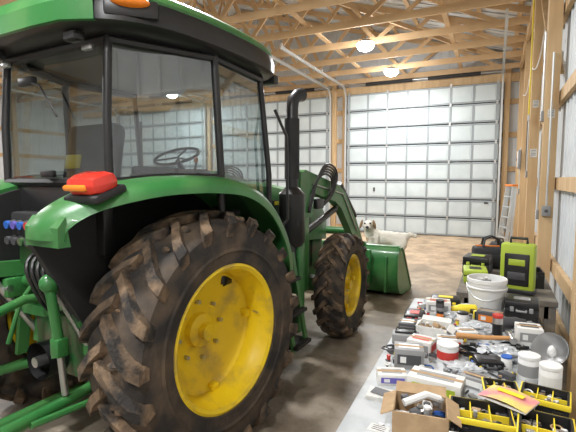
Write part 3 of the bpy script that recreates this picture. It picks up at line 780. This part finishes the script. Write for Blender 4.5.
def cord(x,y,r0,n,m,seed):
    rr=random.Random(seed); b=MB(); pts=[]
    p1,p2=rr.uniform(0,6),rr.uniform(0,6)
    for i in range(n):
        a=i*.42; r=r0*(1+.22*math.sin(i*.37+p1)+.12*math.sin(i*.9+p2)); pts.append((r*math.cos(a)+.02*math.sin(i*.11),r*.8*math.sin(a),.006+.0005*i+.003*math.sin(i*1.3)))
    b.tube(pts,.0042,m,6); b.box(pts[-1],(.03,.018,.016),m,bev=.003); obj(b,'coiled_cord',x,y,0)
cord(-.08,2.40,.07,80,black,1); cord(-.44,2.26,.05,60,dark,2); cord(.13,2.56,.06,60,black,3); cord(-.38,2.76,.05,50,grey,4)
b=MB()
clutter(b,.72,1.80,.006,460,.012,.032,[black,black,black,dark,dark,grey,grey,steel,galv,white,paper,redp,yel2,blue,cardb,yel2],skip=lambda x,y: x<-.17 and y<-.52)
obj(b,'scattered_hardware',-.125,2.44,0)

b=MB()
for s in (1,-1):
    b.beam((.0,s*.22,0),(.16,s*.17,1.5),.025,.07,galv,(1,0,0)); b.beam((.10,s*.24,0),(.20,s*.19,1.46),.02,.05,galv,(1,0,0))
for i in range(1,6): k=i/6; b.box((.16*k,0,1.5*k),(.08,.40,.025),galv)
b.box((.18,0,1.52),(.14,.42,.05),orange,bev=.01); b.done('step_ladder',loc=(.18,11.7,0),rotz=R(22))
b=MB(); b.lathe([(.001,.08),(.17,.08),(.19,.12),(.2,.36),(.19,.38)],grey,None,28); b.lathe([(.2,.38),(.19,.46),(.13,.54),(.001,.56)],black,None,28)
for a in range(0,360,90): b.ball((.17*math.cos(R(a)),.17*math.sin(R(a)),.04),(.04,.04,.04),black,10,8)
b.tube(chaikin([Vector(p) for p in [(-.18,0,.4),(-.35,0,.5),(-.4,.1,.2),(-.2,.25,.03),(.1,.3,.03)]],3,False),.025,black,10)
b.tube([(-.07,0,.52),(-.05,0,.6),(.05,0,.6),(.07,0,.52)],.012,black,8)
b.done('shop_vacuum',loc=(.1,8.6,0))
def ebox(name,x,y,z,sz=(.03,.07,.11),m=grey):
    b=MB(); b.box((0,0,0),sz,m,bev=.005); b.box((-sz[0]/2-.002,0,0),(.005,sz[1]*.8,sz[2]*.85),white,bev=.002)
    for s in (1,-1): b.box((-sz[0]/2-.005,0,s*.02),(.003,.02,.018),dark)
    b.cyl((0,0,sz[2]/2),(0,0,sz[2]/2+.9),.011,galv,8); b.done(name,loc=(x,y,z))
ebox('wall_outlet',.46,5.92,1.25); ebox('wall_outlet',.46,8.32,1.75); ebox('wall_switch',.46,5.90,2.4,(.03,.08,.12)); ebox('wall_switch',.46,10.72,1.4,(.03,.08,.12))
def notice(y,z,w,h,x=.545):
    b=MB(); b.box((0,0,0),(w,.003,h),paper)
    for i in range(4): b.box((0,-.002,h*.3-i*h*.18),(w*.7,.001,h*.05),dark)
    b.cyl((0,-.006,h*.45),(0,0,h*.45),.004,redp,8); b.done('paper_notice',loc=(x,y,z))
notice(5.842,2.42,.07,.10); notice(8.242,2.1,.10,.14); notice(8.242,2.9,.09,.12)
b=MB(); b.box((0,0,0),(.09,.05,.12),grey,bev=.008); b.cyl((0,0,.06),(0,0,1.8),.012,galv,8); b.cyl((0,-.03,0),(0,-.025,0),.02,dark,12); b.done('junction_box',loc=(.54,5.815,1.30))
b=MB(); b.tube(chaikin([Vector(p) for p in [(0,6.0,3.4),(0,6.6,3.2),(0,7.4,3.25),(0,8.2,3.5),(0,9.2,3.2),(0,10.6,3.45)]],3,False),.008,white,6)
b.tube(chaikin([Vector(p) for p in [(0,8.36,3.5),(0,8.42,2.9),(-.01,8.40,2.2),(0,8.38,1.8)]],2,False),.008,black,6); b.done('wall_wiring',loc=(.455,0,0))
b=MB(); b.box((0,0,0),(.05,.3,.4),grey,bev=.01); b.box((-.03,0,0),(.01,.24,.34),white,bev=.004); b.box((-.04,.09,0),(.01,.02,.05),black); b.done('breaker_box',loc=(.44,10.72,2.1))
b=MB(); b.tube([(0,0,4.5),(.0,.02,3.8),(.0,-.02,3.2),(.0,.03,2.7)],.012,yel2,8); b.box((0,.03,2.66),(.03,.03,.1),steel,bev=.005); b.done('hanging_strap',loc=(.44,8.05,0))

# ---------------------------------------------------------------- camera, world
cam=bpy.data.cameras.new('camera'); co=bpy.data.objects.new('camera',cam); scene.collection.objects.link(co)
cam.sensor_width=36; cam.lens=26.9; cam.clip_start=.05
co.location=(0,0,1.67); co.rotation_euler=(R(90-4.9),0,R(25.7))
scene.camera=co
w=bpy.data.worlds.new('world'); scene.world=w; w.use_nodes=True
w.node_tree.nodes['Background'].inputs['Color'].default_value=(.8,.9,1,1); w.node_tree.nodes['Background'].inputs['Strength'].default_value=.3
scene.view_settings.view_transform='Standard'
scene.view_settings.exposure=0.24
print('faces',sum(len(o.data.polygons) for o in scene.objects if o.type=='MESH'))
